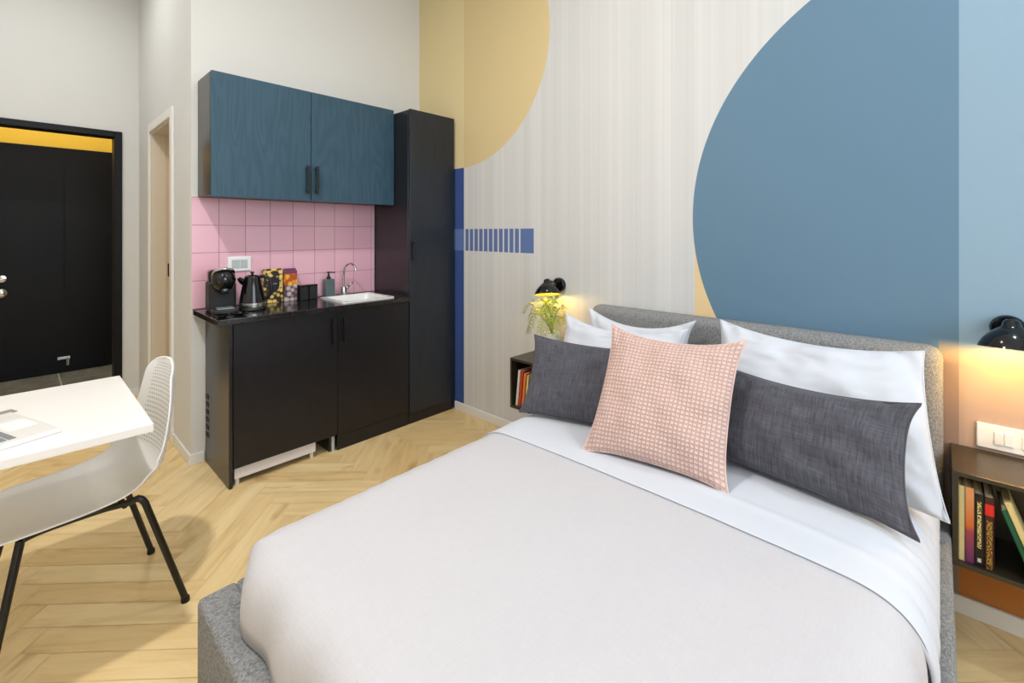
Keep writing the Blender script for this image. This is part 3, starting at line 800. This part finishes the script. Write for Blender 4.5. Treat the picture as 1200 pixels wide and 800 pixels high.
# ------------------------------------------------------------------ plant
pl = thing('potted_plant', 'feathery green plant in white pot on the left bedside shelf', 'plant', (2.15, 1.675, .5945))
bm = bmesh.new(); lathe(bm, [(0, 0), (.034, 0), (.037, .004), (.044, .155), (.045, .165), (.041, .165), (.039, .150), (0, .148)], 32); obj('pot', bm, M['white_gloss'], pl, True, angle=40)
bm = bmesh.new(); lathe(bm, [(0, .152), (.039, .151)], 24); obj('soil', bm, M['soil'], pl)
bm = bmesh.new(); rnd = random.Random(4)
fr = [(200, .17, .10, -.01), (160, .13, .16, .06), (185, .09, .20, .15), (215, .11, .17, .10), (120, .14, .16, .10), (95, .21, .17, .11), (84, .20, .12, -.02), (75, .22, .19, .15), (250, .10, .16, .08), (280, .09, .17, .10), (310, .07, .19, .15), (235, .05, .22, .20), (150, .06, .23, .21), (110, .05, .20, .17), (265, .13, .11, .0), (60, .10, .18, .12), (180, .12, .13, .04), (100, .17, .13, .0), (135, .15, .12, .02), (225, .15, .12, .03)]
for az, reach, rise, tip in fr:
    a = R(az); dx, dy = math.cos(a), math.sin(a)
    if dx > .3: reach = min(reach, .09)
    path = smooth_path([(0, 0, .15), (dx*reach*.3, dy*reach*.3, .15+rise*.72), (dx*reach*.7, dy*reach*.7, .15+rise), (dx*reach, dy*reach, .15+tip)], 7)
    tube(bm, path, [.0016*(1-.6*i/len(path)) for i in range(len(path))], 5)
    for i in range(6, len(path)):
        p = path[i]; d = (path[i]-path[i-1]).normalized(); s = d.cross(Vector((0, 0, 1))).normalized()
        for sg in (-1, 1):
            ln = (.034*math.sin(math.pi*(i-4)/(len(path)-2))+.008)*rnd.uniform(.8, 1.2)
            q = p+(s*sg*.8+d*.7+Vector((0, 0, rnd.uniform(-.35, .2)))).normalized()*ln
            m = (p+q)/2+Vector((0, 0, .003)); wv = d*.0032
            v = [bm.verts.new(c) for c in (p, m+wv, q, m-wv)]; bm.faces.new(v)
            nrm = Vector((0, 0, .0006)); v2 = [bm.verts.new(c-nrm) for c in (p, m+wv, q, m-wv)]; bm.faces.new(v2[::-1])
o = obj('foliage', bm, M['leaf'], pl, fix=False)

# ------------------------------------------------------------------ table, laptop, card
tb = thing('table', 'white rectangular desk table beside the white chair', 'table', (-.45, 2.15, 0))
W(box('tabletop', (-1.2, .290, 1.803, 2.508, .725, .752), M['desk'], tb, .0025), tb)
bm = bmesh.new()
bx(bm, -1.12, -1.08, 1.86, 1.90, 0, .72, .003); bx(bm, -1.12, -1.08, 2.42, 2.46, 0, .72, .003); bx(bm, -1.12, -1.08, 1.90, 2.42, .68, .72, .003)
W(obj('leg_frame', bm, M['white_plastic'], tb), tb)
bm = bmesh.new()
bx(bm, -.86, -.82, 1.86, 1.90, 0, .72, .003); bx(bm, -.86, -.82, 2.42, 2.46, 0, .72, .003); bx(bm, -.86, -.82, 1.90, 2.42, .68, .72, .003)
W(obj('leg_frame', bm, M['white_plastic'], tb), tb)

th = math.atan2(-.335, -.94)          # local +x runs from the front edge to the hinge
lp = thing('laptop', 'open silver-white laptop with grey keys at the left edge of the table', 'laptop', (.090, 1.922, .7525), th)
# local frame: x = depth 0..0.215, y = width: negative y is the far side
box('base', (0, .215, -.310, 0, 0, .013), plain('laptop_shell', rgb(240, 239, 238), .3, .2, .01), lp, .004)
bm = bmesh.new()
for r in range(5):
    for k in range(13): bx(bm, .088+r*.019, .088+r*.019+.0155, -.030-k*.0195-.0165, -.030-k*.0195, .0125, .0145)
k = obj('keyboard', bm, plain('laptop_keys', rgb(130, 132, 134), .5), lp)
box('trackpad', (.012, .076, -.205, -.105, .0128, .0132), M['white_plastic'], lp, 0)
bm = bmesh.new(); bx(bm, 0, .008, -.31, 0, 0, .205, .003); bm.transform(Matrix.Translation((.217, 0, .010)) @ Matrix.Rotation(R(18), 4, 'Y'))
lid = obj('lid', bm, plain('laptop_lid', rgb(222, 222, 222), .3, .2, .01), lp)
bm = bmesh.new(); bx(bm, -.0008, .0005, -.30, -.01, .012, .195); bm.transform(Matrix.Translation((.217, 0, .010)) @ Matrix.Rotation(R(18), 4, 'Y'))
obj('screen', bm, M['black_gloss'], lid)
o = box('card', (-.05, .03, -.022, .022, 0, .0012), plain('grey_card', rgb(150, 142, 136), .6), None, 0)
o.location = (-.036, 2.262, .7525); o.rotation_euler = (0, 0, R(20)); tag(o, 'small grey card lying on the white tabletop beyond the laptop', 'card')

# ------------------------------------------------------------------ chair
ch = thing('chair', 'white perforated shell chair with thin black metal legs at the table', 'chair', (.178, 2.205, 0), R(5))
prof = smooth_path([(-.270, 0, .398), (-.250, 0, .414), (-.17, 0, .420), (-.05, 0, .420), (.06, 0, .422), (.130, 0, .440), (.178, 0, .484), (.200, 0, .550), (.212, 0, .640), (.224, 0, .730), (.232, 0, .805), (.234, 0, .855)], 4)
NP = len(prof); hw = []
kw = [(0, .150), (.05, .190), (.18, .215), (.4, .222), (.55, .222), (.65, .212), (.78, .185), (.88, .155), (.95, .118), (.985, .075), (1.0, .03)]
def interp(t):
    for (a, x), (b, y) in zip(kw, kw[1:]):
        if t <= b: return x+(y-x)*((t-a)/(b-a))
    return kw[-1][1]
bm = bmesh.new(); uvl = bm.loops.layers.uv.new('UVMap'); NW = 24; g = []
for i, p in enumerate(prof):
    t = i/(NP-1); w = interp(t); row = []
    nx = (prof[min(i+1, NP-1)]-prof[max(i-1, 0)]).normalized(); nrm = Vector((-nx.z, 0, nx.x))   # inward (up / forward)
    curl = .030+.045*math.exp(-((t-.50)/.15)**2)+.010*(t > .6)
    if t > .9: curl *= (1-t)/.1*.7+.3
    for j in range(NW+1):
        s = -1+2*j/NW; row.append(bm.verts.new(p+Vector((0, w*s, 0))+nrm*curl*abs(s)**2.4))
    g.append(row)
for i in range(NP-1):
    for j in range(NW):
        q = [(i, j), (i+1, j), (i+1, j+1), (i, j+1)]; f = bm.faces.new([g[a][b] for a, b in q])
        for l_, (a, b) in zip(f.loops, q): l_[uvl].uv = (b/NW, a/(NP-1))
sh = obj('seat_shell', bm, M['shell'], ch, True)
s = sh.modifiers.new('Solidify', 'SOLIDIFY'); s.thickness = .007; s.offset = 0
s2 = sh.modifiers.new('Subd', 'SUBSURF'); s2.levels = 1; s2.render_levels = 1
for sx, sy in ((1, -1), (1, 1), (-1, -1), (-1, 1)):
    top = (.098, .170*sy, .424) if sx > 0 else (-.185, .130*sy, .405)
    ft = (.222, .205*sy, .012) if sx > 0 else (-.262, .200*sy, .012)
    bm = bmesh.new()
    if sx > 0: tube(bm, smooth_path([(.066, .158*sy, .414), (.092, .169*sy, .421), (.108, .174*sy, .406), (.125, .179*sy, .352), ft], 5), .0108, 12)
    else: tube(bm, [top, ft], [.0115, .010], 12)
    lg = obj('leg', bm, M['black'], ch, True, angle=50)
    bm = bmesh.new(); tube(bm, [(ft[0], ft[1], 0), (ft[0], ft[1], .016)], .0135, 12); obj('foot_cap', bm, M['rubber'], lg)
bm = bmesh.new()
for sy in (-1, 1): tube(bm, smooth_path([(-.185, .130*sy, .405), (-.13, .110*sy, .404), (0, .120*sy, .406), (.06, .150*sy, .412), (.090, .168*sy, .422), (.098, .170*sy, .424)], 4), .0105, 12)
tube(bm, [(-.12, -.11, .404), (-.12, .11, .404)], .009, 10); tube(bm, [(.06, -.155, .406), (.06, .155, .406)], .009, 10)
obj('seat_frame', bm, M['black'], ch, True)

# ------------------------------------------------------------------ lights
def area(name, loc, rot, sx, sy, e, col):
    l = bpy.data.lights.new(name, 'AREA'); l.shape = 'RECTANGLE'; l.size = sx; l.size_y = sy; l.energy = e; l.color = col
    o = bpy.data.objects.new(name, l); C.objects.link(o); o.location = loc; o.rotation_euler = rot; return o
area('window_fill', (.82, YB-.14, 1.8), (R(90), 0, 0), 1.8, 1.75, 62, (.84, .92, 1))  # cool frontal fill, added at the unseen window behind the camera
def spot_can(x, y, e, col=(1, .985, .955), size=.16):
    area('ceiling_lamp', (x, y, H-.06), (0, 0, 0), size, size, e, col)
spot_can(-.14, 1.45, 52, size=.10); spot_can(1.3, 1.3, 8); spot_can(1.95, -.42, 15, (.9, .95, 1)); spot_can(.0, 3.9, 11, (.96, .98, 1)); spot_can(-.6, .3, 10)
area('vestibule_lamp', (.1, 5.75, H-.05), (0, 0, 0), .3, .3, 22, (1, .95, .85))
area('bathroom_lamp', (1.5, 4.2, H-.1), (0, 0, 0), .3, .3, 12, (1, .9, .78))

w = bpy.data.worlds.new('World'); scene.world = w; w.use_nodes = True
bg = w.node_tree.nodes['Background']; bg.inputs[0].default_value = (.85, .92, 1, 1); bg.inputs[1].default_value = 1.0

# ------------------------------------------------------------------ camera
cam = bpy.data.cameras.new('Camera'); co = bpy.data.objects.new('Camera', cam); C.objects.link(co)
co.location = (0, 0, 1.35); co.rotation_euler = (R(90), 0, R(42.9-90))
cam.sensor_width = 36; cam.lens = 538/1200*36; cam.shift_x = 0; cam.shift_y = -(400-272)/1200
cam.clip_start = .05
scene.camera = co
scene.view_settings.view_transform = 'Standard'; scene.view_settings.look = 'None'
scene.view_settings.gamma = 1; scene.view_settings.use_curve_mapping = False; scene.view_settings.exposure = -0.25
